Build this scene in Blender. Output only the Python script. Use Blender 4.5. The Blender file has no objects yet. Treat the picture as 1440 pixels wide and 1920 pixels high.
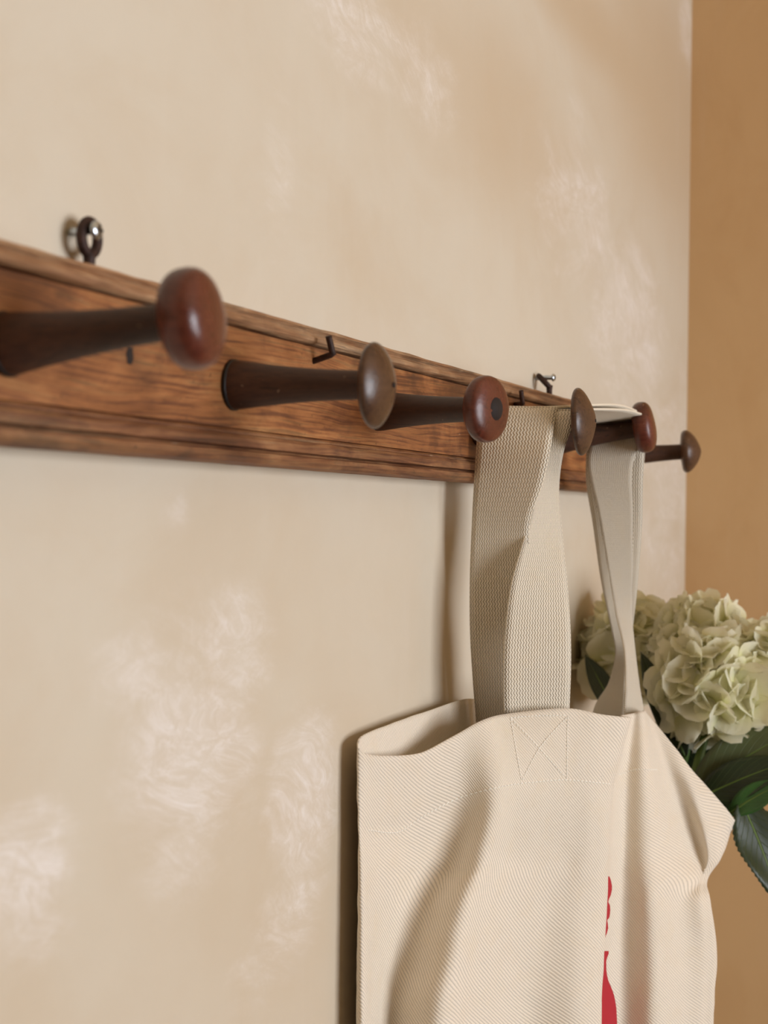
import bpy, bmesh, math, random
from mathutils import Vector, Matrix, noise

random.seed(7)
sc = bpy.context.scene
COL = sc.collection

# ------------------------------------------------------------------ camera
K = 0.8                                   # metres per working unit
CAM = Vector((0.0, -0.42 * K, 1.5))
FPX = 2800.0
TH, PH, RO = math.atan(1195 / 2800.0), 0.0039, 0.0135
Fd = Vector((math.cos(TH) * math.cos(PH), math.sin(TH) * math.cos(PH), math.sin(PH)))
R0 = Vector((math.sin(TH), -math.cos(TH), 0))
U0 = R0.cross(Fd)
Rt = R0 * math.cos(RO) + U0 * math.sin(RO)
Up = U0 * math.cos(RO) - R0 * math.sin(RO)

cd = bpy.data.cameras.new('camera')
cam = bpy.data.objects.new('camera', cd); COL.objects.link(cam)
cam.matrix_world = Matrix(((Rt.x, Up.x, -Fd.x, CAM.x), (Rt.y, Up.y, -Fd.y, CAM.y), (Rt.z, Up.z, -Fd.z, CAM.z), (0, 0, 0, 1)))
cd.sensor_fit = 'VERTICAL'; cd.sensor_height = 36.0; cd.lens = FPX / 1920 * 36.0
cd.clip_start = 0.01
cd.dof.use_dof = True; cd.dof.focus_distance = 0.86; cd.dof.aperture_fstop = 11.0
sc.camera = cam

# ------------------------------------------------------------------ light and exposure
sc.view_settings.view_transform = 'Standard'; sc.view_settings.look = 'None'
sc.view_settings.gamma = 1.0; sc.view_settings.use_curve_mapping = False
sc.view_settings.exposure = 0.06
sc.cycles.max_bounces = 6; sc.cycles.diffuse_bounces = 4; sc.cycles.glossy_bounces = 2
w = bpy.data.worlds.new('world'); sc.world = w; w.use_nodes = True
w.node_tree.nodes['Background'].inputs[0].default_value = (0.80, 0.88, 1.0, 1)
w.node_tree.nodes['Background'].inputs[1].default_value = 1.0
ld = bpy.data.lights.new('window_daylight', 'AREA'); ld.shape = 'RECTANGLE'
WIN = (-0.15, 1.15, 0.90, 2.05)            # opposite window: x0, x1, z0, z1
RY = -2.3                                 # opposite wall
ld.size = WIN[1] - WIN[0] + 0.1; ld.size_y = WIN[3] - WIN[2] + 0.1
ld.energy = 59.0; ld.color = (0.93, 0.965, 1.03)
lo = bpy.data.objects.new('window_daylight', ld); COL.objects.link(lo)
lo.location = ((WIN[0] + WIN[1]) / 2, RY - 0.22, (WIN[2] + WIN[3]) / 2)
lo.rotation_euler = (math.radians(90), 0, 0)       # faces +y

# ------------------------------------------------------------------ pixel helpers (photo frame 1440 x 1920)
def ray(u, v):
    return Fd + Rt * ((u - 720) / FPX) - Up * ((v - 960) / FPX)
def PX(u, v, x):            # point on the ray whose distance along the rail is x (working units)
    d = ray(u, v); return CAM + d * ((x * K - CAM.x) / d.x)
def PY(u, v, off):          # point on the ray at distance off from the wall (working units)
    d = ray(u, v); return CAM + d * ((-off * K - CAM.y) / d.y)
def proj(p):
    q = p - CAM; z = q.dot(Fd)
    return 720 + FPX * q.dot(Rt) / z, 960 - FPX * q.dot(Up) / z
def PZ(x, off, v):          # point above the plan position (x, off) that shows at image row v
    p = Vector((x * K, -off * K, 1.5))
    for _ in range(6):
        q = p - CAM; p.z += (proj(p)[1] - v) * q.dot(Fd) / FPX
    return p

# ------------------------------------------------------------------ mesh helpers
def tag(o, label=None, cat=None, group=None, kind=None):
    if label: o['label'] = label
    if cat: o['category'] = cat
    if group: o['group'] = group
    if kind: o['kind'] = kind
    return o
def link(name, me, mat=None, parent=None, smooth=True):
    o = bpy.data.objects.new(name, me); COL.objects.link(o)
    if mat and not me.materials: me.materials.append(mat)
    if parent: o.parent = parent; o.matrix_parent_inverse = PINV.get(parent.name, Matrix())
    if smooth:
        for p in me.polygons: p.use_smooth = True
    return o
PINV = {}
def empty(name, loc):
    o = bpy.data.objects.new(name, None); COL.objects.link(o); o.location = loc; o.empty_display_size = 0.02
    PINV[o.name] = Matrix.Translation(loc).inverted()
    return o
def mesh(name, vs, fs):
    me = bpy.data.meshes.new(name); me.from_pydata([tuple(v) for v in vs], [], fs); me.update(); return me
def grid_mesh(name, rows, closed=False, uv=None):
    n, m = len(rows), len(rows[0]); vs = [p for r in rows for p in r]; fs = []
    mm = m if closed else m - 1
    for i in range(n - 1):
        for j in range(mm):
            k = (j + 1) % m
            fs.append((i * m + j, i * m + k, (i + 1) * m + k, (i + 1) * m + j))
    me = mesh(name, vs, fs)
    if uv:
        L = me.uv_layers.new(name='UVMap')
        idx = 0
        for i in range(n - 1):
            for j in range(mm):
                for (a, b) in ((i, j), (i, j + 1), (i + 1, j + 1), (i + 1, j)):
                    L.data[idx].uv = uv[a][b]; idx += 1
    return me
def catmull(P, t, closed=False):
    n = len(P)
    if closed:
        i = int(math.floor(t)); f = t - i; g = lambda k: P[k % n]
    else:
        i = min(int(t), n - 2); f = t - i; g = lambda k: P[max(0, min(n - 1, k))]
    a, b, c, d = g(i - 1), g(i), g(i + 1), g(i + 2)
    return b + (c - a) * (0.5 * f) + (a * 2 - b * 5 + c * 4 - d) * (0.5 * f * f) + (b * 3 - a - c * 3 + d) * (0.5 * f ** 3)
def tube(pts, rad, seg=12, cap=True):
    rows = []; n = len(pts); prev = None
    for i, p in enumerate(pts):
        t = (pts[min(i + 1, n - 1)] - pts[max(i - 1, 0)]).normalized()
        if prev is None:
            prev = t.orthogonal().normalized()
        a = (prev - t * prev.dot(t)).normalized(); prev = a; b = t.cross(a)
        r = rad[i] if isinstance(rad, (list, tuple)) else rad
        rows.append([p + (a * math.cos(k * math.tau / seg) + b * math.sin(k * math.tau / seg)) * r for k in range(seg)])
    vs = [q for r in rows for q in r]; fs = []
    for i in range(n - 1):
        for j in range(seg):
            k = (j + 1) % seg; fs.append((i * seg + j, i * seg + k, (i + 1) * seg + k, (i + 1) * seg + j))
    if cap: fs.append(tuple(range(seg))[::-1]); fs.append(tuple((n - 1) * seg + k for k in range(seg)))
    return vs, fs
def merge(parts):
    V, Fc = [], []
    for vs, fs in parts:
        o = len(V); V += list(vs); Fc += [tuple(i + o for i in f) for f in fs]
    return V, Fc
def lathe(prof, org, axis, seg=48):
    """prof: (distance along axis, radius)"""
    ax = axis.normalized(); a = ax.orthogonal().normalized(); b = ax.cross(a); rows = []
    return [[org + ax * d + (a * math.cos(k * math.tau / seg) + b * math.sin(k * math.tau / seg)) * max(r, 1e-5) for k in range(seg)] for d, r in prof]
def box(x0, x1, y0, y1, z0, z1):
    vs = [Vector((x, y, z)) for x in (x0, x1) for y in (y0, y1) for z in (z0, z1)]
    return vs, [(0, 1, 3, 2), (4, 6, 7, 5), (0, 4, 5, 1), (2, 3, 7, 6), (0, 2, 6, 4), (1, 5, 7, 3)]

# ------------------------------------------------------------------ material helpers
class NT:
    def __init__(s, name):
        s.m = bpy.data.materials.new(name); s.m.use_nodes = True; s.t = s.m.node_tree
        s.b = s.t.nodes['Principled BSDF']
    def n(s, typ, **kw):
        nd = s.t.nodes.new(typ)
        for k, v in kw.items():
            if k.startswith('_'): setattr(nd, k[1:], v)
            else:
                key = int(k[1:]) if k[0] == 'i' and k[1:].isdigit() else k
                s.set(nd.inputs[key], v)
        return nd
    def set(s, inp, v):
        if isinstance(v, bpy.types.NodeSocket): s.t.links.new(v, inp)
        elif isinstance(v, bpy.types.Node): s.t.links.new(v.outputs[0], inp)
        else: inp.default_value = v
    def math(s, op, a, b=0.0, c=None, clamp=False):
        nd = s.n('ShaderNodeMath', _operation=op, _use_clamp=clamp); s.set(nd.inputs[0], a); s.set(nd.inputs[1], b)
        if c is not None: s.set(nd.inputs[2], c)
        return nd.outputs[0]
    def coord(s, kind='Object'):
        return s.n('ShaderNodeTexCoord').outputs[kind]
    def mapping(s, vec, loc=(0, 0, 0), rot=(0, 0, 0), scale=(1, 1, 1)):
        nd = s.n('ShaderNodeMapping'); s.set(nd.inputs[0], vec)
        nd.inputs[1].default_value = loc; nd.inputs[2].default_value = rot; nd.inputs[3].default_value = scale
        return nd.outputs[0]
    def noise(s, vec, scale, detail=4, rough=0.55, dist=0.0):
        nd = s.n('ShaderNodeTexNoise'); s.set(nd.inputs['Vector'], vec)
        nd.inputs['Scale'].default_value = scale; nd.inputs['Detail'].default_value = detail
        nd.inputs['Roughness'].default_value = rough; nd.inputs['Distortion'].default_value = dist
        return nd.outputs[0]
    def ramp(s, fac, stops):
        nd = s.n('ShaderNodeValToRGB'); s.set(nd.inputs[0], fac); e = nd.color_ramp.elements
        while len(e) > 1: e.remove(e[-1])
        e[0].position, e[0].color = stops[0][0], tuple(stops[0][1]) + (1,)
        for p, c in stops[1:]:
            q = e.new(p); q.color = tuple(c) + (1,)
        return nd.outputs[0]
    def mix(s, fac, a, b, blend='MIX'):
        nd = s.n('ShaderNodeMix', _data_type='RGBA', _blend_type=blend)
        s.set(nd.inputs[0], fac)
        for i, v in ((6, a), (7, b)):
            s.set(nd.inputs[i], (tuple(v) + (1,)) if isinstance(v, (tuple, list)) and len(v) == 3 else v)
        return nd.outputs[2]
    def smooth(s, v, a, b, c=0.0, d=1.0):
        nd = s.n('ShaderNodeMapRange', _interpolation_type='SMOOTHSTEP'); s.set(nd.inputs[0], v)
        for i, q in zip((1, 2, 3, 4), (a, b, c, d)): nd.inputs[i].default_value = q
        return nd.outputs[0]
    def bump(s, h, strength, dist):
        nd = s.n('ShaderNodeBump'); nd.inputs['Strength'].default_value = strength; nd.inputs['Distance'].default_value = dist
        s.set(nd.inputs['Height'], h); s.set(s.b.inputs['Normal'], nd.outputs[0]); return nd
    def base(s, c, rough=0.6):
        s.set(s.b.inputs['Base Color'], (tuple(c) + (1,)) if isinstance(c, tuple) and len(c) == 3 else c)
        s.set(s.b.inputs['Roughness'], rough); return s.m
def lin(r, g, b):
    f = lambda c: (c / 255 / 12.92) if c / 255 <= 0.04045 else ((c / 255 + 0.055) / 1.055) ** 2.4
    return (f(r), f(g), f(b))

def limewash(name, cream, ochre, white, patches, plane, ochre_bias=0.0):
    M = NT(name); co = M.coord()
    big = M.noise(M.mapping(co, scale=(.6, 1, .8)), 2.6, 5, .6, .4)
    base = M.mix(M.smooth(big, .42 - ochre_bias, .78 - ochre_bias, 0, .6), cream, ochre)
    mid = M.noise(M.mapping(co, rot=(0, .3, 0), scale=(.45, 1, .6)), 16, 5, .65, .6)
    base = M.mix(M.math('MULTIPLY', M.smooth(mid, .4, .7), .22), base, ochre)
    acc = None
    for kind, c, r, st in patches:
        d = M.n('ShaderNodeVectorMath', _operation='SUBTRACT'); M.set(d.inputs[0], co); d.inputs[1].default_value = c
        q = M.n('ShaderNodeVectorMath', _operation='MULTIPLY'); M.set(q.inputs[0], d.outputs[0]); q.inputs[1].default_value = (1 / r[0], 1 / r[1], 1 / r[2])
        l = M.n('ShaderNodeVectorMath', _operation='LENGTH'); M.set(l.inputs[0], q.outputs[0])
        f = M.smooth(l.outputs['Value'], 1.0, .15, 0.0, st)
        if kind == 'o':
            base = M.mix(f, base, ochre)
        else:
            acc = f if acc is None else M.math('MAXIMUM', acc, f)
    iso = M.mapping(co, scale=(.42, 1, 1)) if plane == 'y' else co
    def strokes(ang, asp, scale, det=5, ro=.7):
        ax = (0, ang, 0) if plane == 'y' else (ang, 0, 0)
        return M.noise(M.mapping(M.mapping(iso, rot=ax), scale=(1, 1, asp)), scale, det, ro, .6)
    wn = M.n('ShaderNodeTexNoise'); M.set(wn.inputs['Vector'], iso); wn.inputs['Scale'].default_value = 9; wn.inputs['Detail'].default_value = 3
    wv = M.n('ShaderNodeVectorMath', _operation='MULTIPLY_ADD'); M.set(wv.inputs[0], wn.outputs[1]); wv.inputs[1].default_value = (.11, .11, .11); M.set(wv.inputs[2], iso)
    s1 = M.noise(iso, 17, 6, .68, .8)
    iso = wv.outputs[0]
    s2 = strokes(.62, .13, 230)
    s3 = strokes(-.25, .12, 260)
    s4 = strokes(.35, .3, 55, 6)
    fine = M.math('ADD', M.math('MULTIPLY', M.smooth(s2, .38, .66), .75), M.math('MULTIPLY', M.smooth(s3, .46, .70), .3))
    fine = M.math('MULTIPLY', fine, M.smooth(s4, .3, .6, .35, 1.1))
    if acc is not None:
        m = M.math('ADD', acc, M.math('MULTIPLY', M.math('SUBTRACT', s1, .5), 3.4))
        m = M.smooth(m, .05, 1.5)
        m = M.math('MULTIPLY', m, M.smooth(acc, .02, .5))
        m = M.math('MULTIPLY', m, M.math('ADD', M.math('MULTIPLY', fine, .75), .32), clamp=True)
        base = M.mix(m, base, white)
    vein = M.math('MULTIPLY', M.smooth(M.noise(M.mapping(co, scale=(.6, 1, .08)), 40, 3, .6), .55, .75), .06)
    base = M.mix(vein, base, white)
    M.base(base, .85)
    M.b.inputs['Specular IOR Level'].default_value = .25
    M.bump(M.noise(co, 70, 3, .6), .25, .0012)
    return M.m

def wood(name, stops, axis='x', gloss=.45, streak=1.0, stain=.5, scale=1.0):
    M = NT(name); co = M.coord()
    sc_ = {'x': (.022, 1, 1), 'y': (1, .06, 1)}[axis]
    wob = M.noise(M.mapping(co, scale=(.35, 1, 1)), 14, 3, .5)
    cw = M.n('ShaderNodeVectorMath', _operation='MULTIPLY_ADD'); M.set(cw.inputs[0], wob); cw.inputs[1].default_value = (0, 0, .02 if axis == 'x' else .004); M.set(cw.inputs[2], co)
    g = M.noise(M.mapping(cw.outputs[0], scale=sc_), 620 * scale, 5, .6, .25)
    g2 = M.noise(M.mapping(co, scale=(.35, 1, 1) if axis == 'x' else (1, .3, 1)), 30 * scale, 6, .65, .8)
    v = M.math('ADD', M.math('MULTIPLY', g, .5 * streak), M.math('MULTIPLY', g2, .5))
    col = M.ramp(v, stops)
    ln_ = M.smooth(g, .53, .66)
    col = M.mix(M.math('MULTIPLY', ln_, .55 * streak), col, tuple(k * .45 for k in stops[0][1]))
    dk = M.noise(M.mapping(co, scale=(.6, 1, 1)), 26, 5, .65, .5)
    col = M.mix(M.math('MULTIPLY', M.smooth(dk, .48, .70), stain), col, (.020, .012, .009))
    sp = M.noise(co, 420, 2, .5)
    col = M.mix(M.math('MULTIPLY', M.smooth(sp, .69, .76), .55), col, (.01, .006, .004))
    lt = M.noise(M.mapping(co, rot=(0, .5, 0), scale=(.25, 1, 1)), 300, 2, .5)
    col = M.mix(M.math('MULTIPLY', M.smooth(lt, .72, .78), .35), col, lin(190, 160, 130))
    M.base(col, M.smooth(g2, .3, .7, gloss - .08, gloss + .15))
    M.bump(v, .35, .0008)
    return M.m

# ------------------------------------------------------------------ setting
XC = 2.03 * K
def patch(u, v, du, dv, st, kind='w'):
    a = PY(u - du, v, 0); b = PY(u + du, v, 0); c = PY(u, v - dv, 0); d = PY(u, v + dv, 0)
    return (kind, tuple((a + b) / 2), ((b.x - a.x) / 2, 1.0, (c.z - d.z) / 2), st)
pts = [patch(340, 1400, 210, 400, 1.05), patch(250, 1250, 140, 170, .8), patch(420, 1230, 140, 190, 1.0), patch(560, 1510, 110, 290, 1.0),
       patch(30, 1660, 170, 240, 1.2), patch(620, 50, 200, 190, .8), patch(790, 150, 110, 170, .7),
       patch(1070, 420, 130, 260, .85), patch(1170, 620, 120, 330, .8), patch(1240, 900, 90, 400, .7), patch(1080, 250, 40, 120, .6), patch(1285, 60, 22, 140, .8),
       patch(500, 1750, 150, 200, .55), patch(320, 950, 60, 90, .45), patch(520, 300, 60, 400, .5),
       patch(1190, 200, 230, 420, .85, 'o'), patch(900, 220, 220, 300, .6, 'o'), patch(1010, 20, 260, 120, .7, 'o')]  # ochre limewash patches, also painting the dimmer light on the upper wall
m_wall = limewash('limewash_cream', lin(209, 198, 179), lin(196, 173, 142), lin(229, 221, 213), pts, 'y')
def rpatch(y, z, ry, rz, st): return ('w', (XC, y, z), (1, ry, rz), st)
m_wallr = limewash('limewash_ochre_shade', lin(207, 170, 124), lin(190, 147, 98), lin(222, 202, 176),
                   [rpatch(-.16, 1.78, .09, .16, .55), rpatch(-.13, 1.62, .08, .10, .4), rpatch(-.2, 1.95, .1, .1, .4)], 'x')  # ochre plaster, its base colour deepened for the wall's shade and warm bounce
m_plain = NT('plaster_plain').base(lin(228, 206, 170), .9)
m_floor = wood('floor_wood', [(.3, lin(70, 56, 44)), (.7, lin(110, 92, 74))], 'x')
m_white = NT('window_paint').base(lin(235, 232, 225), .5)

XL_, T = -2.6, .1
def structure(name, parts, mat):
    return tag(link(name, mesh(name, *merge(parts)), mat, None, False), kind='structure')
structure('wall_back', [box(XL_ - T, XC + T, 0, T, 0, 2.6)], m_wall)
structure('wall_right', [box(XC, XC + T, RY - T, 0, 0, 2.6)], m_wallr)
structure('wall_left', [box(XL_ - T, XL_, RY - T, 0, 0, 2.6)], m_plain)
structure('wall_front', [box(XL_, WIN[0], RY - T, RY, 0, 2.6), box(WIN[1], XC, RY - T, RY, 0, 2.6),
                         box(WIN[0], WIN[1], RY - T, RY, 0, WIN[2]), box(WIN[0], WIN[1], RY - T, RY, WIN[3], 2.6)], m_plain)
structure('floor', [box(XL_ - T, XC + T, RY - T, T, -T, 0)], m_floor)
structure('ceiling', [box(XL_ - T, XC + T, RY - T, T, 2.6, 2.6 + T)], m_plain)
f = .045
structure('window_1', [box(WIN[0], WIN[0] + f, RY - .07, RY - .03, WIN[2], WIN[3]), box(WIN[1] - f, WIN[1], RY - .07, RY - .03, WIN[2], WIN[3]),
                       box(WIN[0] + f, WIN[1] - f, RY - .07, RY - .03, WIN[2], WIN[2] + f), box(WIN[0] + f, WIN[1] - f, RY - .07, RY - .03, WIN[3] - f, WIN[3]),
                       box((WIN[0] + WIN[1]) / 2 - .015, (WIN[0] + WIN[1]) / 2 + .015, RY - .065, RY - .035, WIN[2] + f, WIN[3] - f)], m_white)

# ------------------------------------------------------------------ coat rack
m_board = wood('old_pine_board', [(.34, lin(66, 36, 20)), (.46, lin(106, 62, 34)), (.55, lin(152, 96, 52)), (.68, lin(196, 142, 86))], 'x', .5, 1.1, .5)
m_mould = wood('worn_moulding', [(.34, lin(104, 70, 46)), (.46, lin(150, 108, 74)), (.56, lin(178, 142, 106)), (.70, lin(196, 166, 132))], 'x', .55, 1.0, .35)
m_mould2 = wood('lower_moulding', [(.34, lin(64, 38, 22)), (.46, lin(108, 66, 40)), (.56, lin(146, 100, 62)), (.70, lin(180, 140, 98))], 'x', .55, 1.0, .55)
BY = -.02 * K                                          # board front face
zt = PY(400, 558, .02).z; zb = PY(400, 868, .02).z     # top and bottom edge
X0, X1 = .10, PY(1160, 900, .02).x
BT, BB = zt - .0095, zb + .0150
rack = empty('coat_rack', ((X0 + X1) / 2, BY / 2, zb))
tag(rack, 'old brown wooden coat rack board with turned mushroom pegs on the plaster wall', 'coat rack')
def extrude(name, prof, mat, jit=0.0, n=90, xa=None, xb=None):
    xa = X0 if xa is None else xa; xb = X1 if xb is None else xb
    rows = []
    for i in range(n + 1):
        x = xa + (xb - xa) * i / n
        rows.append([Vector((x, y + jit * (noise.noise((x * 40, k * 3.1, 1)) ), z + jit * 1.2 * noise.noise((x * 55, k * 1.7, 7)))) for k, (y, z) in enumerate(prof)])
    me = grid_mesh(name, rows, True)
    bm = bmesh.new(); bm.from_mesh(me)
    m = len(prof); bm.verts.ensure_lookup_table()
    bm.faces.new([bm.verts[k] for k in range(m)]); bm.faces.new([bm.verts[n * m + k] for k in range(m)][::-1])
    bmesh.ops.recalc_face_normals(bm, faces=bm.faces); bm.to_mesh(me); bm.free()
    return link(name, me, mat, rack, False)
extrude('board', [(0, BT), (BY + .0035, BT), (BY + .0030, BT - .0010), (BY, BT - .0012), (BY, BB + .0012), (BY + .0030, BB + .0010), (BY + .0035, BB), (0, BB)], m_board, 0, 2)
t = .0022
extrude('top_moulding', [(0, BT), (BY + .001, BT), (BY - .0010, BT + .0004), (BY - .0026, BT + .0014), (BY - .0030, BT + .0030), (BY - .0020, BT + .0044),
                         (BY + .0012, BT + .0052), (BY + .0024, BT + .0066), (BY + .0004, zt - .0016), (BY + .0012, zt - .0002), (BY + .004, zt), (0, zt)], m_mould, .0004)
extrude('bottom_moulding', [(0, zb + .001), (BY + .006, zb + .0004), (BY + .001, zb), (BY - .0022, zb + .0012), (BY - .0044, zb + .0036), (BY - .0038, zb + .0058),
                            (BY - .0022, zb + .0064), (BY + .0012, zb + .0066), (BY + .0008, zb + .0074), (BY - .0024, zb + .0082), (BY - .0020, zb + .0118), (BY - .0008, zb + .0134), (BY + .0012, BB - .0010), (BY + .0012, BB), (0, BB)], m_mould2, .0003)
# thin dark filler line is a real groove: the mouldings stop just short of the face

def peg_wood(name, c0, c1, c2, gloss):
    return wood(name, [(.3, c0), (.52, c1), (.75, c2)], 'y', gloss, 1.15, .45, .55)
m_shaft = peg_wood('dark_turned_wood', lin(40, 22, 13), lin(66, 38, 23), lin(96, 60, 36), .55)
m_red = peg_wood('reddish_knob_wood', lin(62, 26, 18), lin(96, 46, 32), lin(132, 72, 50), .28)
m_brn = peg_wood('brown_knob_wood', lin(46, 28, 18), lin(78, 52, 35), lin(112, 80, 55), .28)
m_black = NT('black_wax').base(lin(20, 16, 14), .5)
m_hole = NT('dark_end_grain').base(lin(30, 18, 12), .8)
x2b = PY(437, 722, .02)
SP = .2 * K
KN = [(367, 596, 'r', 192, .98), (716, 722, 'b', 163, .66), (915, 767, 'r', 127, .68), (1098, 790, 'b', 127, .66), (1211, 801, 'r', 96, .85), (1297, 846, 'b', 80, .98)]
PEG = []
LP = .0864
for i, (u, v, kind, hp, thick) in enumerate(KN):
    base = Vector((x2b.x + (i - 1) * SP, BY, x2b.z))
    kc = PY(u, v, .02 + LP)
    if i == 5: base.z -= .004
    ax = (kc - base); L = ax.length; ax.normalize()
    Rk = hp / 2 / FPX * (kc - CAM).dot(Fd)
    rb, rn = .0108, .0063
    hh = Rk * thick                                    # knob depth
    ks = L - hh * .55
    prof = [(-.003, rb * .94), (.001, rb), (.004, rb * .985)]
    for k in range(1, 13):
        s = k / 12; prof.append((.004 + (ks - .002) * s, rn + (rb * .985 - rn) * (1 - s) ** 1.9))
    rows = lathe(prof, base, ax, 40)
    me = grid_mesh('peg', rows, True)
    p = link('peg', me, m_shaft, rack)
    PEG.append((base, ax, L, rb, rn, ks))
    if kind == 'r':      # thick rounded bun
        kp = [(0, rn * .9), (0, Rk * .55), (hh * .05, Rk * .80), (hh * .16, Rk * .93), (hh * .30, Rk * .99), (hh * .45, Rk), (hh * .60, Rk * .985), (hh * .74, Rk * .93),
              (hh * .86, Rk * .80), (hh * .94, Rk * .60), (hh * .985, Rk * .32), (hh, 0)]
    else:                # mushroom cone
        kp = [(0, rn * .9), (hh * .04, Rk * .55), (hh * .08, Rk * .82), (hh * .14, Rk * .94), (hh * .22, Rk * .99), (hh * .30, Rk), (hh * .40, Rk * .97), (hh * .54, Rk * .87),
              (hh * .69, Rk * .71), (hh * .83, Rk * .50), (hh * .94, Rk * .26), (hh * .985, Rk * .10), (hh, 0)]
    P2 = [Vector((a, b, 0)) for a, b in kp]; fine = [catmull(P2, k / 4) for k in range(4 * (len(P2) - 1) + 1)]
    kr = lathe([(q.x + ks, max(q.y, 0)) for q in fine], base, ax, 64)
    kr = [[q + (q - base - ax * ks).normalized() * .0006 * noise.noise(q * 60 + Vector((i * 9, 0, 0))) for q in r] for r in kr]
    kb = link('knob', grid_mesh('knob', kr, True), m_red if kind == 'r' else m_brn, p)
    tip = base + ax * (ks + hh)
    if i in (1, 2, 3):
        c = tip - ax * .0004
        link('centre_hole', grid_mesh('centre_hole', lathe([(0, .0011), (.0007, .0011), (.0007, 0)] if i != 2 else [(-.0006, .0062), (.0004, .0058), (.0006, 0)], c, ax, 16), True), m_hole, p)
    if i == 1 or i == 0:
        link('collar', grid_mesh('collar', lathe([(0, rb), (0, rb + .0006), (.0012, rb + .0006), (.0014, rb)], base, ax, 40), True), m_black, p)

m_rust = NT('rusty_iron'); nz = m_rust.noise(m_rust.coord(), 300, 5, .7)
m_rust.bump(nz, .6, .0006); m_rust.b.inputs['Metallic'].default_value = .35
m_rust = m_rust.base(m_rust.ramp(nz, [(.3, lin(34, 22, 18)), (.6, lin(66, 42, 32)), (.8, lin(100, 62, 42))]), .6)
m_zinc = NT('zinc_metal'); m_zinc.b.inputs['Metallic'].default_value = 1.0; m_zinc = m_zinc.base(lin(196, 204, 212), .22)

def nail(a, b, c, r=.0016):
    pts_ = [a + (b - a) * k / 6 for k in range(-1, 6)] + [b + (a - b).normalized() * .0012, b + (c - b) * .05 + (b - a).normalized() * .0004] + [b + (c - b) * k / 6 for k in range(1, 7)]
    vs, fs = tube(pts_, r, 10); link('bent_nail', mesh('bent_nail', vs, fs), m_rust, rack)
a = PY(588, 677, .02); b = PY(624, 664, .0335); c = PY(616, 630, .0325); nail(a, b, c)
a = PY(966, 758, .02); b = PY(980, 757, .0335); c = PY(977, 732, .0332); nail(a, b, c)
# plugged screw hole in the board face
hc = PY(243, 667, .02)
vs, fs = [], []
for k in range(14):
    an = k * math.tau / 14; r = .0026 * (1 + .35 * noise.noise((k * 1.3, 2, 5)))
    vs += [hc + Vector((math.cos(an) * r, -.0002, math.sin(an) * r * 1.3))]
vs.append(hc + Vector((0, -.0007, 0))); fs = [(k, (k + 1) % 14, 14) for k in range(14)]
link('filled_hole', mesh('filled_hole', vs, fs), m_hole, rack)

def eye(u, v, off, hgt, turn, zbot, lean=0.0, r=.0021):
    c = PY(u, v, off); R = hgt / 2 - r * .9
    d = Vector((math.cos(turn), -math.sin(turn), 0))
    ring = [c + d * (R * .86 * math.sin(k * math.tau / 28)) + Vector((0, lean * math.cos(k * math.tau / 28), R * math.cos(k * math.tau / 28))) for k in range(29)]
    sh = [c + Vector((0, -lean, -R + .0012)), c + Vector((0, -lean, -R - .002)), Vector((c.x, c.y - lean, zbot - .004))]
    vs, fs = merge([tube(ring, r, 12), tube(sh, [r * 1.35, r * 1.15, r * 1.1], 12)])
    link('eye_screw', mesh('eye_screw', vs, fs), m_rust, rack)
def screw(u, v, off, label, head_r=.0036):
    h = PY(u, v, off); s = empty('wall_screw', Vector((h.x, 0, h.z))); tag(s, label, 'screw', 'silver screws fixing the rack')
    ax = Vector((0, -1, 0)); o = Vector((h.x, 0, h.z)); D = -h.y
    link('shank', grid_mesh('shank', lathe([(-.004, .0015), (0, .0015), (D * .2, .0019), (D * .4, .0015), (D * .6, .0019), (D * .8, .0016), (D + .0005, .0018)], o, ax, 14), True), m_zinc, s)
    hd = link('head', grid_mesh('head', lathe([(D, .0016), (D, head_r), (D + .0007, head_r), (D + .0014, head_r * .85), (D + .0019, head_r * .5), (D + .0020, 0)], o, ax, 24), True), m_zinc, s)
    q = o + ax * (D + .0019)
    vs, fs = merge([box(q.x - head_r * .6, q.x + head_r * .6, q.y - .0003, q.y + .0005, q.z - .0004, q.z + .0004), box(q.x - .0004, q.x + .0004, q.y - .0003, q.y + .0005, q.z - head_r * .6, q.z + head_r * .6)])
    link('cross_slot', mesh('cross_slot', vs, fs), m_black, hd, False)
eye(168, 446, .0098, .0162, 0.0, zt)
screw(179, 432, .0150, 'silver cross-head screw through the rusty eye ring above the nearest peg')
eye(1020, 715, .0098, .0120, math.radians(-17), zt, .0042, .0019)
screw(1036, 708, .0165, 'silver screw beside the rusty eye ring behind the tote bag strap', .0028)

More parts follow.
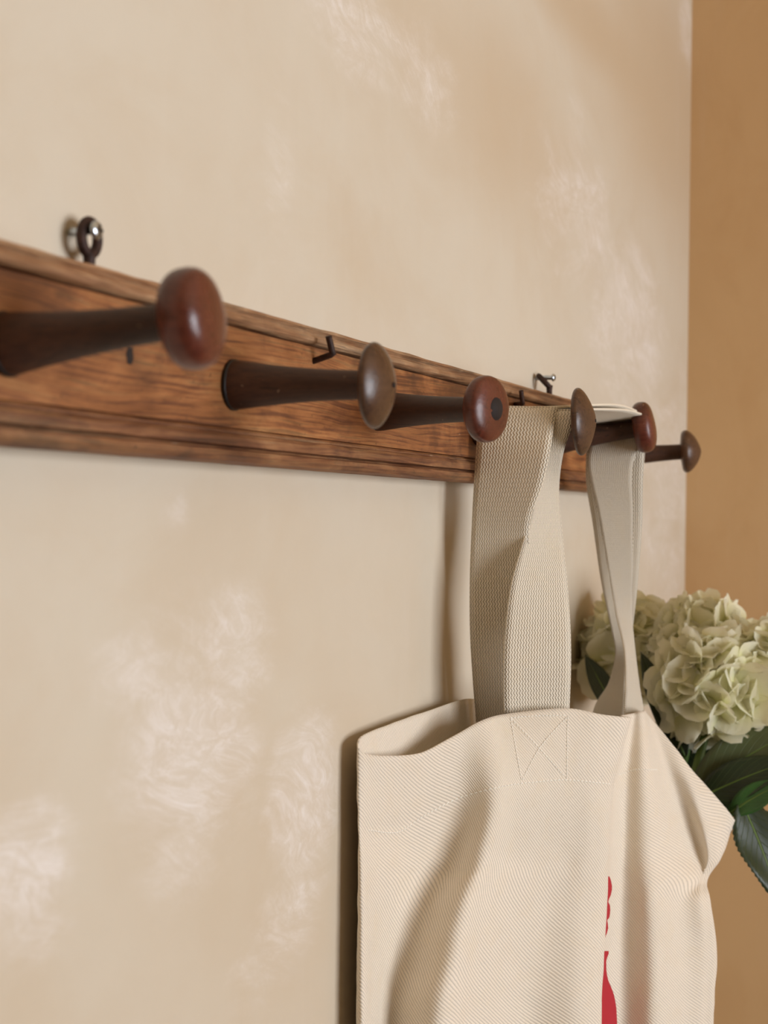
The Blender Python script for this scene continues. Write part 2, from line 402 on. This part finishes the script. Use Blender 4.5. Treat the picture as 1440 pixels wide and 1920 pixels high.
# ------------------------------------------------------------------ tote bag
def canvas(name, col, twill):
    M = NT(name); uv = M.coord('UV'); sep = M.n('ShaderNodeSeparateXYZ'); M.set(sep.inputs[0], uv)
    U_, V_ = sep.outputs[0], sep.outputs[1]
    if twill:
        ph = M.math('MULTIPLY', M.math('ADD', M.math('MULTIPLY', U_, .80), V_), math.tau / .0021)
        st = M.math('SINE', M.math('ADD', ph, M.math('MULTIPLY', M.noise(uv, 500, 2), 1.6)))
        amp, dist = .5, .0005
    else:
        zz = M.math('PINGPONG', V_, .0015)
        ph = M.math('MULTIPLY', M.math('ADD', U_, M.math('MULTIPLY', zz, .6)), math.tau / .0018)
        cr = M.math('SINE', M.math('MULTIPLY', V_, math.tau / .0016))
        st = M.math('ADD', M.math('SINE', ph), M.math('MULTIPLY', cr, .08)); amp, dist = .7, .0007
    h = M.math('MULTIPLY', M.math('ADD', st, 1.0), .5)
    nz = M.noise(uv, 60, 4, .6)
    cc = M.mix(M.math('MULTIPLY', h, .30), lin(*[k * .86 for k in col]), lin(*col))
    cc = M.mix(M.smooth(h, 0, .6 if twill else .9), lin(*[k * (.87 if twill else .85) for k in col]), lin(*col))
    cc = M.mix(M.math('MULTIPLY', M.smooth(nz, .45, .75), .25), cc, lin(col[0] * .95, col[1] * .92, col[2] * .86))
    fl = M.noise(M.mapping(uv, scale=(1, .6, 1)), 900, 1, .5)
    cc = M.mix(M.math('MULTIPLY', M.smooth(fl, .77, .81), .55), cc, lin(120, 92, 62))
    M.base(cc, .9); M.b.inputs['Specular IOR Level'].default_value = .15
    M.b.inputs['Sheen Weight'].default_value = .15
    M.bump(M.math('ADD', M.math('MULTIPLY', h, 1.0), M.math('MULTIPLY', M.noise(uv, 300, 3), .5)), amp, dist)
    return M.m
m_twill = canvas('canvas_twill', (239, 226, 207), True)
m_web = canvas('cotton_webbing', (246, 233, 211), False)
m_thread = NT('cream_thread').base(lin(252, 247, 236), .8)
m_print = NT('red_print').base(lin(178, 28, 40), .75)

# rows of the body, from rim to base; columns run round the bag: left corner, front to the ridge, far front, right corner, back
rim = [(676, 1408, .914), (720, 1417, .938), (790, 1411, .985), (850, 1380, 1.022), (905, 1350, 1.050), (955, 1338, 1.078), (1060, 1328, 1.112), (1125, 1339, 1.135), (1181, 1345, 1.165),
       (1166, 1342, 1.212), (1184, 1338, 1.266), (1203, 1334, 1.278), (1216, 1342, 1.310), (1292, 1437, 1.318), (1376, 1540, 1.365)]
hem = [(676, 1545, .914), (712, 1558, .945), (770, 1545, .992), (860, 1505, 1.032), (925, 1487, 1.036), (975, 1470, 1.064), (1060, 1462, 1.104), (1112, 1466, 1.126), (1150, 1470, 1.155),
       (1143, 1465, 1.198), (1172, 1447, 1.240), (1212, 1443, 1.248), (1250, 1446, 1.300), (1312, 1500, 1.308), (1368, 1562, 1.362)]
r16 = [(679, 1625, .914), (712, 1630, .945), (770, 1625, .995), (838, 1615, 1.026), (905, 1605, 1.022), (960, 1600, 1.062), (1050, 1600, 1.106), (1108, 1600, 1.126), (1142, 1600, 1.150),
       (1138, 1600, 1.19), (1168, 1590, 1.230), (1222, 1580, 1.238), (1300, 1588, 1.310), (1330, 1602, 1.308), (1350, 1610, 1.335)]
r17 = [(680, 1715, .914), (706, 1715, .942), (742, 1712, .978), (792, 1710, 1.002), (868, 1705, .996), (925, 1700, 1.040), (1020, 1700, 1.096), (1092, 1700, 1.120), (1137, 1700, 1.148),
       (1134, 1700, 1.185), (1170, 1695, 1.224), (1222, 1690, 1.223), (1280, 1690, 1.262), (1318, 1692, 1.275), (1329, 1695, 1.305)]
r18 = [(680, 1810, .914), (703, 1810, .942), (730, 1808, .972), (764, 1805, .987), (848, 1800, .980), (905, 1800, 1.028), (1000, 1800, 1.088), (1085, 1800, 1.113), (1131, 1800, 1.142),
       (1128, 1800, 1.18), (1170, 1795, 1.220), (1226, 1790, 1.218), (1284, 1790, 1.256), (1326, 1790, 1.275), (1339, 1790, 1.305)]
r19 = [(680, 1925, .914), (701, 1925, .940), (722, 1925, .964), (742, 1925, .972), (825, 1922, .962), (890, 1920, 1.018), (985, 1920, 1.082), (1080, 1920, 1.106), (1125, 1920, 1.136),
       (1123, 1920, 1.175), (1170, 1920, 1.214), (1226, 1920, 1.212), (1284, 1920, 1.252), (1322, 1920, 1.272), (1333, 1920, 1.300)]
r165 = [tuple((a + b) / 2 for a, b in zip(p, q)) for p, q in zip(r16, r17)][:12] + [(1306, 1643, 1.290), (1317, 1648, 1.300), (1325, 1651, 1.320)]
def shift(row, dv, du=0): return [(u + du, v + dv, x) for u, v, x in row]
r22 = shift(r19, 300, 2)
r26 = shift(r19, 640, 6)
backs = [(1.415, .125), (1.425, .07), (1.39, .032), (1.30, .026), (1.20, .022), (1.13, .016), (1.03, .013), (.972, .012), (.925, .011)]
bv = [[1455, 1420, 1350, 1335, 1332, 1310, 1337, 1358, 1381]] + [[v] * 9 for v in (1500, 1620, 1660, 1710, 1805, 1922, 2222, 2562)]
CR = []
for i, row in enumerate((rim, hem, r16, r165, r17, r18, r19, r22, r26)):
    CR.append([PX(*p) for p in row] + [PZ(x, o, v) for (x, o), v in zip(backs, bv[i])])
CR.append([Vector((p.x * .97 + .03 * .95, -.05 * K + (p.y + .05 * K) * .55, CR[-1][0].z - .045)) for p in CR[-1]])
NC = len(CR[0]); SU, SV = 8, 10
cols_ = [[catmull(r, j / SU, True) for j in range(NC * SU)] for r in CR]
BODY = []
nr = len(CR)
for i in range((nr - 1) * SV + 1):
    t_ = i / SV
    BODY.append([catmull([cols_[k][j] for k in range(nr)], t_) for j in range(NC * SU)])
# soft small wrinkles; slightly thicker hem turned at the rim
MJ = NC * SU
def bnorm(i, j):
    a = BODY[min(i + 1, len(BODY) - 1)][j] - BODY[max(i - 1, 0)][j]; b = BODY[i][(j + 1) % MJ] - BODY[i][(j - 1) % MJ]
    n_ = b.cross(a); return n_.normalized() if n_.length > 1e-12 else Vector((0, -1, 0))
NRM = [[bnorm(i, j) for j in range(MJ)] for i in range(len(BODY))]
s_ = NRM[30][20]; SGN = 1 if s_.dot(Vector((-1, -1, 0))) > 0 else -1
for i in range(len(BODY)):
    for j in range(MJ):
        p = BODY[i][j]
        wv = .0010 * noise.noise(Vector((p.x * 30, p.y * 30, p.z * 12))) + .0005 * noise.noise(p * 90)
        if i < SV: wv += .0007 * (1 - max(0, (i - SV + 2)) / 2) * 1.0
        if j == 0: wv *= .3
        BODY[i][j] = p + NRM[i][j] * SGN * wv
# uv by arc length
uvs = []
row_mid = BODY[SV * 4]; su = [0.0]
for j in range(MJ): su.append(su[-1] + (row_mid[(j + 1) % MJ] - row_mid[j]).length)
sv = [[0.0] * (MJ + 1)]
for i in range(1, len(BODY)):
    sv.append([sv[-1][j] - (BODY[i][j % MJ] - BODY[i - 1][j % MJ]).length for j in range(MJ + 1)])
uvs = [[(su[j], BODY[i][j % MJ].z) for j in range(MJ + 1)] for i in range(len(BODY))]
bag = empty('tote_bag', Vector((1.15 * K, -.07 * K, CR[-1][0].z)))
tag(bag, 'cream cotton canvas tote bag with webbing straps hanging from two pegs', 'bag')
body = link('body', grid_mesh('body', BODY, True, uvs), m_twill, bag)
bm = bmesh.new(); bm.from_mesh(body.data); bm.verts.ensure_lookup_table()
n0 = (len(BODY) - 1) * MJ; bm.faces.new([bm.verts[n0 + k] for k in range(MJ)]); bmesh.ops.recalc_face_normals(bm, faces=bm.faces); bm.to_mesh(body.data); bm.free()
for p in body.data.polygons: p.use_smooth = True
sd = body.modifiers.new('thick', 'SOLIDIFY'); sd.thickness = .0011; sd.offset = -1

# projected lookup on the body
PJ = [[proj(p) for p in r] for r in BODY]
def on_body(u, v, j0=0, j1=8 * SU, lift=.0002):
    best = None
    for i in range(len(BODY) - 1):
        for j in range(j0, j1):
            d = (PJ[i][j][0] - u) ** 2 + (PJ[i][j][1] - v) ** 2
            if best is None or d < best[0]: best = (d, i, j)
    _, i, j = best
    cands = []
    for di in (-1, 0):
        for dj in (-1, 0):
            a, b = i + di, j + dj
            if a < 0 or b < j0 or a + 1 >= len(BODY): continue
            p00, p01, p10 = PJ[a][b], PJ[a][b + 1], PJ[a + 1][b]
            e1 = (p01[0] - p00[0], p01[1] - p00[1]); e2 = (p10[0] - p00[0], p10[1] - p00[1])
            det = e1[0] * e2[1] - e1[1] * e2[0]
            if abs(det) < 1e-9: continue
            dx, dy = u - p00[0], v - p00[1]
            s = (dx * e2[1] - dy * e2[0]) / det; t = (e1[0] * dy - e1[1] * dx) / det
            cands.append((max(0, -s, s - 1) + max(0, -t, t - 1), a, b, s, t))
    _, a, b, s, t = min(cands)
    s = max(-.2, min(1.2, s)); t = max(-.2, min(1.2, t))
    p = BODY[a][b] * (1 - s) * (1 - t) + BODY[a][b + 1] * s * (1 - t) + BODY[a + 1][b] * (1 - s) * t + BODY[a + 1][b + 1] * s * t
    return p + NRM[a][b] * SGN * lift
def stitches(name, path, parent, step=9.5, dash=.68, j0=0, j1=8 * SU, r=.00034):
    P3 = [Vector((u, v, 0)) for u, v in path]; parts = []; L = 0
    dense = [catmull(P3, k / 20) for k in range(20 * (len(P3) - 1) + 1)]
    pts2 = [on_body(p.x, p.y, j0, j1) for p in dense]
    acc, out = 0.0, [pts2[0]]
    step_m = step / FPX * .9
    cum = [0]
    for a, b in zip(pts2, pts2[1:]): cum.append(cum[-1] + (b - a).length)
    def at(s):
        for k in range(len(cum) - 1):
            if cum[k + 1] >= s:
                f_ = (s - cum[k]) / max(1e-9, cum[k + 1] - cum[k]); return pts2[k].lerp(pts2[k + 1], f_)
        return pts2[-1]
    s = 0
    while s < cum[-1] - step_m * dash:
        a, b = at(s), at(s + step_m * dash)
        parts.append(tube([a, a.lerp(b, .2), a.lerp(b, .8), b], [r * .4, r, r, r * .4], 5)); s += step_m
    vs, fs = merge(parts)
    return tag(link(name, mesh(name, vs, fs), m_thread, parent), kind='stuff')
stitches('hem_stitching', [(690, 1556), (745, 1560), (790, 1532), (850, 1500), (900, 1484), (960, 1471), (1005, 1466), (1060, 1462), (1145, 1470)], bag)
stitches('hem_stitching', [(1160, 1452), (1190, 1443), (1215, 1443), (1232, 1443)], bag, 6, .7, 9 * SU, 13 * SU)

def ribbon(name, rows_, parent, width_uv=.043, sub=10, across=10, thick=.0013, curl=0.0):
    A = [r[0] for r in rows_]; B = [r[1] for r in rows_]; G, UV = [], []; s = 0; prev = None
    for k in range(sub * (len(rows_) - 1) + 1):
        a, b = catmull(A, k / sub), catmull(B, k / sub)
        mid = (a + b) / 2
        if prev is not None: s += (mid - prev).length
        prev = mid
        G.append([a.lerp(b, q / across) for q in range(across + 1)]); UV.append([(q / across * width_uv, -s) for q in range(across + 1)])
    o = link(name, grid_mesh(name, G, False, UV), m_web, parent)
    sd_ = o.modifiers.new('thick', 'SOLIDIFY'); sd_.thickness = thick; sd_.offset = 0
    return o
def over_peg(i, y0, y1, lay, angs, yj=0.0):
    base, ax, L, rb, rn, ks = PEG[i]; out = []
    for an in angs:
        pr = []
        for off in (y0, y1):
            d = (off * K + BY) / max(1e-6, -ax.y); d = max(d, 0)
            c = base + ax * d; s = min(1, max(0, (d - .004) / ks)); rr = rn + (rb * .985 - rn) * (1 - s) ** 1.9 + lay
            a = math.radians(an); pr.append(c + Vector((math.sin(a) * rr, 0, math.cos(a) * rr)))
        out.append(tuple(pr))
    return out
def E(v, ul, xl, ur, xr): return (PX(ul, v, xl), PX(ur, v, xr))
def lerp_pair(a, b, t, dz=0, dzr=0):
    p = a[0].lerp(b[0], t); q = a[1].lerp(b[1], t); p.z += dz; q.z += dzr; return (p, q)
# handle sewn to the wall-side panel: up, over the fourth peg, across, over the fifth peg, down
pa = over_peg(3, .027, .086, .0034, [-75, -30, 5]); pc = over_peg(4, .050, .104, .0034, [-5, 35, 80])
rows_a = [E(1440, 898, 1.135, 1000, 1.14), E(1345, 892, 1.128, 1000, 1.135), E(1270, 886, 1.118, 1004, 1.132), E(1180, 881, 1.110, 1006, 1.125), E(1080, 881, 1.102, 998, 1.112),
          E(985, 885, 1.099, 992, 1.098), E(910, 889, 1.100, 1016, 1.098), E(850, 893, 1.103, 1030, 1.102)] + pa
rows_a += [lerp_pair(pa[-1], pc[0], .3, -.001, .003), lerp_pair(pa[-1], pc[0], .7, -.003, .005)] + pc
rows_a += [E(900, 1099, 1.346, 1206, 1.352), E(980, 1111, 1.352, 1204, 1.362), E(1090, 1127, 1.356, 1196, 1.368), E(1180, 1146, 1.362, 1186, 1.366), E(1225, 1154, 1.364, 1176, 1.362), E(1280, 1142, 1.362, 1172, 1.352), E(1330, 1114, 1.36, 1172, 1.345), E(1420, 1100, 1.36, 1166, 1.345)]
ribbon('strap', rows_a, bag)
# handle sewn to the room-side panel
pb = over_peg(3, .042, .101, .0012, [-75, -30, 5]); pd = over_peg(4, .056, .108, .0012, [-5, 35, 80])
rows_b = [E(1452, 968, 1.094, 1064, 1.132), E(1345, 950, 1.090, 1067, 1.130), E(1330, 945, 1.088, 1067, 1.128), E(1250, 944, 1.084, 1070, 1.118), E(1180, 948, 1.085, 1069, 1.118), E(1095, 959, 1.088, 1063, 1.124),
          E(1000, 985, 1.100, 1053, 1.135), E(920, 1003, 1.106, 1047, 1.135), E(850, 990, 1.109, 1056, 1.122)] + pb
rows_b += [lerp_pair(pb[-1], pd[0], .3, -.001, .002), lerp_pair(pb[-1], pd[0], .7, -.002, .003)] + pd
rows_b += [E(870, 1101, 1.336, 1187, 1.340), E(960, 1121, 1.338, 1187, 1.345), E(1060, 1139, 1.336, 1186, 1.346), E(1150, 1155, 1.330, 1184, 1.346), E(1220, 1171, 1.312, 1190, 1.336), E(1285, 1173, 1.296, 1198, 1.318), E(1338, 1171, 1.290, 1206, 1.312), E(1430, 1173, 1.290, 1208, 1.310)]
sb = ribbon('strap', rows_b, bag)
for path in ([(956, 1346), (1005, 1342), (1064, 1341)], [(957, 1347), (966, 1400), (978, 1466)], [(1064, 1343), (1063, 1400), (1062, 1460)],
             [(957, 1347), (1005, 1397), (1060, 1458)], [(1062, 1345), (1013, 1400), (978, 1464)]):
    stitches('cross_stitching', path, bag, 7.5, .7)

# red print on the far half of the front panel
outline = [(1643, 1139), (1650, 1142), (1660, 1144), (1668, 1144), (1678, 1142), (1686, 1138.2), (1691, 1137), (1697, 1140), (1706, 1141), (1716, 1140), (1722, 1138.5), (1724, 1135), (1730, 1136), (1740, 1137), (1750, 1134.5), (1757, 1131),
           (1758, None), (1781, None), (1782, 1138), (1788, 1138), (1794, 1135.5), (1802, 1133.2), (1815, 1133.4), (1826, 1134.5), (1836, 1136.5), (1846, 1140.5), (1858, 1145.5), (1872, 1149.5), (1890, 1152.5), (1920, 1154), (1990, 1150), (2060, 1140)]
def r_at(v):
    for (a, ua), (b, ub) in zip(outline, outline[1:]):
        if a <= v <= b: return None if ua is None or ub is None else ua + (ub - ua) * (v - a) / (b - a)
    return None
# interpolated body row for an image row, far half only
segs = []; cur = []
vv = 1643.0
while vv <= 2060:
    ur = r_at(vv)
    if ur is not None: ur += 2.5
    rowp = None
    if ur is not None:
        js = range(8 * SU, 13 * SU); ln = []
        for j in js:
            for i in range(len(BODY) - 1):
                if PJ[i][j][1] <= vv <= PJ[i + 1][j][1]:
                    f_ = (vv - PJ[i][j][1]) / (PJ[i + 1][j][1] - PJ[i][j][1])
                    ln.append((PJ[i][j][0] * (1 - f_) + PJ[i + 1][j][0] * f_, BODY[i][j].lerp(BODY[i + 1][j], f_) + NRM[i][j] * SGN * .00035)); break
        k0 = min(range(min(10, len(ln))), key=lambda k: -ln[k][0]) if False else 2
        pl = [ln[0][1]]; 
        for k in range(1, len(ln)):
            if ln[k][0] >= ur and k > k0:
                f_ = (ur - ln[k - 1][0]) / max(1e-6, ln[k][0] - ln[k - 1][0]); f_ = max(0, min(1, f_)); pl.append(ln[k - 1][1].lerp(ln[k][1], f_)); break
            pl.append(ln[k][1])
        # resample to 12 columns, from just past the ridge
        pl = pl[int(len(pl) * .55):] if len(pl) > 5 else pl
        if len(pl) >= 2:
            rowp = [catmull(pl, q / 11 * (len(pl) - 1)) for q in range(12)]
    if rowp: cur.append(rowp)
    elif cur: segs.append(cur); cur = []
    vv += 2.0 if vv < 1930 else 10.0
if cur: segs.append(cur)
parts = []
for s in segs:
    if len(s) < 2: continue
    vs = [p for r in s for p in r]; fs = [(i * 12 + j, i * 12 + j + 1, (i + 1) * 12 + j + 1, (i + 1) * 12 + j) for i in range(len(s) - 1) for j in range(11)]
    parts.append((vs, fs))
tag(link('print', mesh('print', *merge(parts)), m_print, bag), 'dark red printed motif on the front of the bag')

# ------------------------------------------------------------------ hydrangeas
def petal_mat():
    M = NT('hydrangea_petal'); uv = M.coord('UV'); sep = M.n('ShaderNodeSeparateXYZ'); M.set(sep.inputs[0], uv)
    c = M.ramp(sep.outputs[0], [(0.0, lin(200, 208, 130)), (.3, lin(238, 236, 180)), (.65, lin(250, 246, 216)), (1.0, lin(252, 249, 230))])
    oi = M.n('ShaderNodeObjectInfo')
    c = M.mix(M.math('MULTIPLY', oi.outputs['Random'], .3), c, lin(236, 234, 190))
    M.base(c, .6); M.b.inputs['Subsurface Weight'].default_value = 0.0
    vn = M.math('SINE', M.math('MULTIPLY', sep.outputs[1], 40)); M.bump(vn, .15, .0003)
    tr = M.n('ShaderNodeBsdfTranslucent'); M.set(tr.inputs[0], c)
    mx = M.n('ShaderNodeMixShader'); mx.inputs[0].default_value = .45
    M.t.links.new(M.b.outputs[0], mx.inputs[1]); M.t.links.new(tr.outputs[0], mx.inputs[2])
    M.t.links.new(mx.outputs[0], M.t.nodes['Material Output'].inputs[0]); return M.m
def leaf_mat(name, c0, c1):
    M = NT(name); uv = M.coord('UV'); sep = M.n('ShaderNodeSeparateXYZ'); M.set(sep.inputs[0], uv)
    av = M.math('ABSOLUTE', M.math('SUBTRACT', sep.outputs[1], .5))
    ph = M.math('SUBTRACT', M.math('MULTIPLY', sep.outputs[0], 9.0), M.math('MULTIPLY', av, 7.0))
    fr = M.math('ABSOLUTE', M.math('SUBTRACT', M.math('FRACT', ph), .5))
    vein = M.smooth(fr, .06, .0)
    vein = M.math('MAXIMUM', vein, M.smooth(av, .03, .01))
    c = M.mix(M.noise(M.coord(), 60, 4), c0, c1)
    c = M.mix(M.math('MULTIPLY', vein, .3), c, lin(116, 132, 70))
    M.base(c, .42); M.bump(M.math('SUBTRACT', 1.0, vein), .5, .0008); return M.m
m_petal = petal_mat()
m_leafd = leaf_mat('leaf_dark', lin(26, 40, 17), lin(42, 56, 27)); m_leafm = leaf_mat('leaf_mid', lin(62, 72, 40), lin(86, 94, 56)); m_leafg = leaf_mat('leaf_fresh', lin(36, 74, 26), lin(58, 104, 42))
m_stem = NT('green_stem').base(lin(96, 122, 52), .5)
m_core = NT('flower_core').base(lin(176, 186, 120), .8)

def floret_mesh(seed):
    rnd = random.Random(seed); V, Fc, UVs = [], [], []
    npet = 4 if seed % 3 else 5
    for k in range(npet):
        an = k * math.tau / npet + rnd.uniform(-.18, .18); L = rnd.uniform(.85, 1.1); W = rnd.uniform(.50, .64); cup = rnd.uniform(-.05, .5); tw = rnd.uniform(-.3, .3); ph = rnd.uniform(0, 6)
        n, m = 7, 6; o = len(V); dz = .05 * (k % 2)
        for i in range(n + 1):
            r = i / n
            wd = W * (math.sin(math.pi * min(r / .62, 1) * .5) ** .8 if r < .62 else math.sqrt(max(0, 1 - ((r - .62) / .40) ** 2)))
            for j in range(m + 1):
                q = j / m * 2 - 1
                x = (.06 + r * .94) * L - .10 * abs(q) ** 2 * (r > .8) * 0; y = q * wd
                z = cup * r * r + .16 * q * q * wd + tw * y * r + .05 * math.sin(ph + q * 4 + r * 5) * r + dz
                V.append(Vector((x * math.cos(an) - y * math.sin(an), x * math.sin(an) + y * math.cos(an), z))); UVs.append((r, j / m))
        for i in range(n):
            for j in range(m):
                a = o + i * (m + 1) + j; Fc.append((a, a + 1, a + m + 2, a + m + 1))
    o = len(V)                                         # little button in the centre
    for k in range(6): V.append(Vector((.07 * math.cos(k * math.tau / 6), .07 * math.sin(k * math.tau / 6), .06))); UVs.append((0, 0))
    V.append(Vector((0, 0, .15))); UVs.append((0, 0)); Fc += [(o + k, o + (k + 1) % 6, o + 6) for k in range(6)]
    me = mesh('floret', V, Fc); l = me.uv_layers.new(name='UVMap')
    for lp in me.loops: l.data[lp.index].uv = UVs[lp.vertex_index]
    me.materials.append(m_petal)
    for p in me.polygons: p.use_smooth = True
    return me
FL = [floret_mesh(s) for s in range(7)]
def leaf_mesh(b, c, t, width, nrm, serr=.0, fold=.18, n=36, m=8):
    V, Fc, UVs = [], [], []
    for i in range(n + 1):
        s = i / n; p = b * (1 - s) ** 2 + c * 2 * s * (1 - s) + t * s * s; d = ((c - b) * (1 - s) + (t - c) * s).normalized()
        side = d.cross(nrm).normalized(); up = side.cross(d)
        wd = width * .5 * (math.sin(math.pi * s ** .85) ** .75) * (1 - .15 * s) + width * .006
        if serr: wd *= 1 + serr * (((i * .5) % 1) * 2 - .5)
        for j in range(m + 1):
            q = j / m * 2 - 1
            V.append(p + side * (q * wd) + up * (fold * abs(q) * wd + .05 * width * math.sin(s * 9 + q * 2) * abs(q))); UVs.append((s, j / m))
    for i in range(n):
        for j in range(m):
            a = i * (m + 1) + j; Fc.append((a, a + 1, a + m + 2, a + m + 1))
    me = mesh('leaf', V, Fc); l = me.uv_layers.new(name='UVMap')
    for lp in me.loops: l.data[lp.index].uv = UVs[lp.vertex_index]
    return me
TOCAM = -Fd
def leaf(parent, b, t, wpx, mat, bend=(0, 0, 0), nrm=None, serr=0.0, fold=.18):
    B, Tt = PX(*b), PX(*t); C = (B + Tt) / 2 + Vector(bend)
    wd = wpx / FPX * (Tt - CAM).dot(Fd); nn = (nrm or (TOCAM + Vector((0, 0, .5)))).normalized()
    o = link('leaf', leaf_mesh(B, C, Tt, wd, nn, serr, fold), mat, parent)
    s2 = o.modifiers.new('thick', 'SOLIDIFY'); s2.thickness = .0005
    V = [B * (1 - s) ** 2 + C * 2 * s * (1 - s) + Tt * s * s - nn * .0004 for s in [k / 12 for k in range(13)]]
    vs, fs = tube(V, [.0011 * (1 - .8 * k / 12) for k in range(13)], 6); link('midrib', mesh('midrib', vs, fs), m_stem, o)
    return o
def hydrangea(u, v, x, rpx, label, root, nfl, seed, fs_=.62):
    rnd = random.Random(seed); c = PX(u, v, x); R = rpx / FPX * (c - CAM).dot(Fd)
    rt = PX(*root); h = empty('hydrangea', rt); tag(h, label, 'flower', 'white hydrangeas in the bag')
    mid = (rt + c) / 2 + Vector((.01, 0, -.02)); pts_ = [rt * (1 - s) ** 2 + mid * 2 * s * (1 - s) + c * s * s for s in [k / 14 for k in range(15)]]
    vs, fs = tube(pts_, .0032, 10); link('stem', mesh('stem', vs, fs), m_stem, h)
    sp = [[c + Vector((math.sin(a) * math.cos(b), math.sin(a) * math.sin(b), math.cos(a))) * (R * .62) for b in [k * math.tau / 16 for k in range(16)]] for a in [.01 + k * 3.12 / 10 for k in range(11)]]
    head = link('flower_head', grid_mesh('flower_head', sp, True), m_core, h)
    for k in range(nfl):
        z = 1 - 2 * (k + .5) / nfl; a = k * 2.39996 + rnd.uniform(-.2, .2); q = math.sqrt(1 - z * z)
        d = Vector((q * math.cos(a), q * math.sin(a), z))
        d = (d + Vector((rnd.uniform(-1, 1), rnd.uniform(-1, 1), rnd.uniform(-1, 1))) * .16).normalized()
        p = c + d * (R * rnd.uniform(.66, .86))
        if p.y > -R * .35: continue                     # pressed against the wall: no room there
        nd = (d + Vector((rnd.uniform(-1, 1), rnd.uniform(-1, 1), rnd.uniform(-1, 1))) * .38).normalized()
        s = R * fs_ * rnd.uniform(.85, 1.2)
        o = bpy.data.objects.new('floret', FL[rnd.randrange(len(FL))]); COL.objects.link(o); o.parent = head
        rot = nd.to_track_quat('Z', 'Y').to_matrix().to_4x4() @ Matrix.Rotation(rnd.uniform(0, 6.28), 4, 'Z')
        o.matrix_parent_inverse = PINV[h.name].inverted() @ PINV[h.name]
        o.matrix_basis = Matrix.Translation(p) @ rot @ Matrix.Scale(s, 4)
    return h
h3 = hydrangea(1182, 1222, 1.52, 92, 'white hydrangea farthest back by the wall, seen behind the right strap', (1230, 1500, 1.385), 60, 3)
h1 = hydrangea(1342, 1288, 1.42, 98, 'large cream white hydrangea nearest the camera, above the broad leaf', (1260, 1560, 1.345), 62, 11)
h2 = hydrangea(1322, 1212, 1.485, 84, 'white hydrangea behind and above the nearest bloom', (1250, 1540, 1.37), 56, 23)
h4 = hydrangea(1462, 1246, 1.45, 76, 'white hydrangea cut off by the right edge of the photo', (1280, 1560, 1.36), 52, 31)
leaf(h1, (1300, 1490, 1.375), (1500, 1368, 1.40), 105, m_leafm, (0, 0, .008), None, .0)
leaf(h1, (1305, 1500, 1.372), (1490, 1425, 1.38), 78, m_leafd, (0, 0, .004), None)
leaf(h1, (1366, 1528, 1.368), (1480, 1468, 1.37), 52, m_leafg, (0, 0, .006), None)
leaf(h1, (1388, 1500, 1.375), (1462, 1692, 1.365), 112, m_leafd, (0, -.004, 0), (TOCAM + Vector((.2, -.3, .2))), .07)
leaf(h2, (1285, 1420, 1.405), (1202, 1222, 1.42), 58, m_leafd, (0, 0, 0), None)
leaf(h2, (1240, 1440, 1.425), (1460, 1490, 1.43), 150, m_leafd, (0, 0, 0), None)  # dark filler leaf, added behind the others to make the black gap
leaf(h4, (1250, 1400, 1.43), (1400, 1400, 1.44), 120, m_leafd, (0, 0, 0), None)
leaf(h3, (1160, 1345, 1.43), (1098, 1228, 1.46), 46, m_leafd, (0, 0, 0), None)
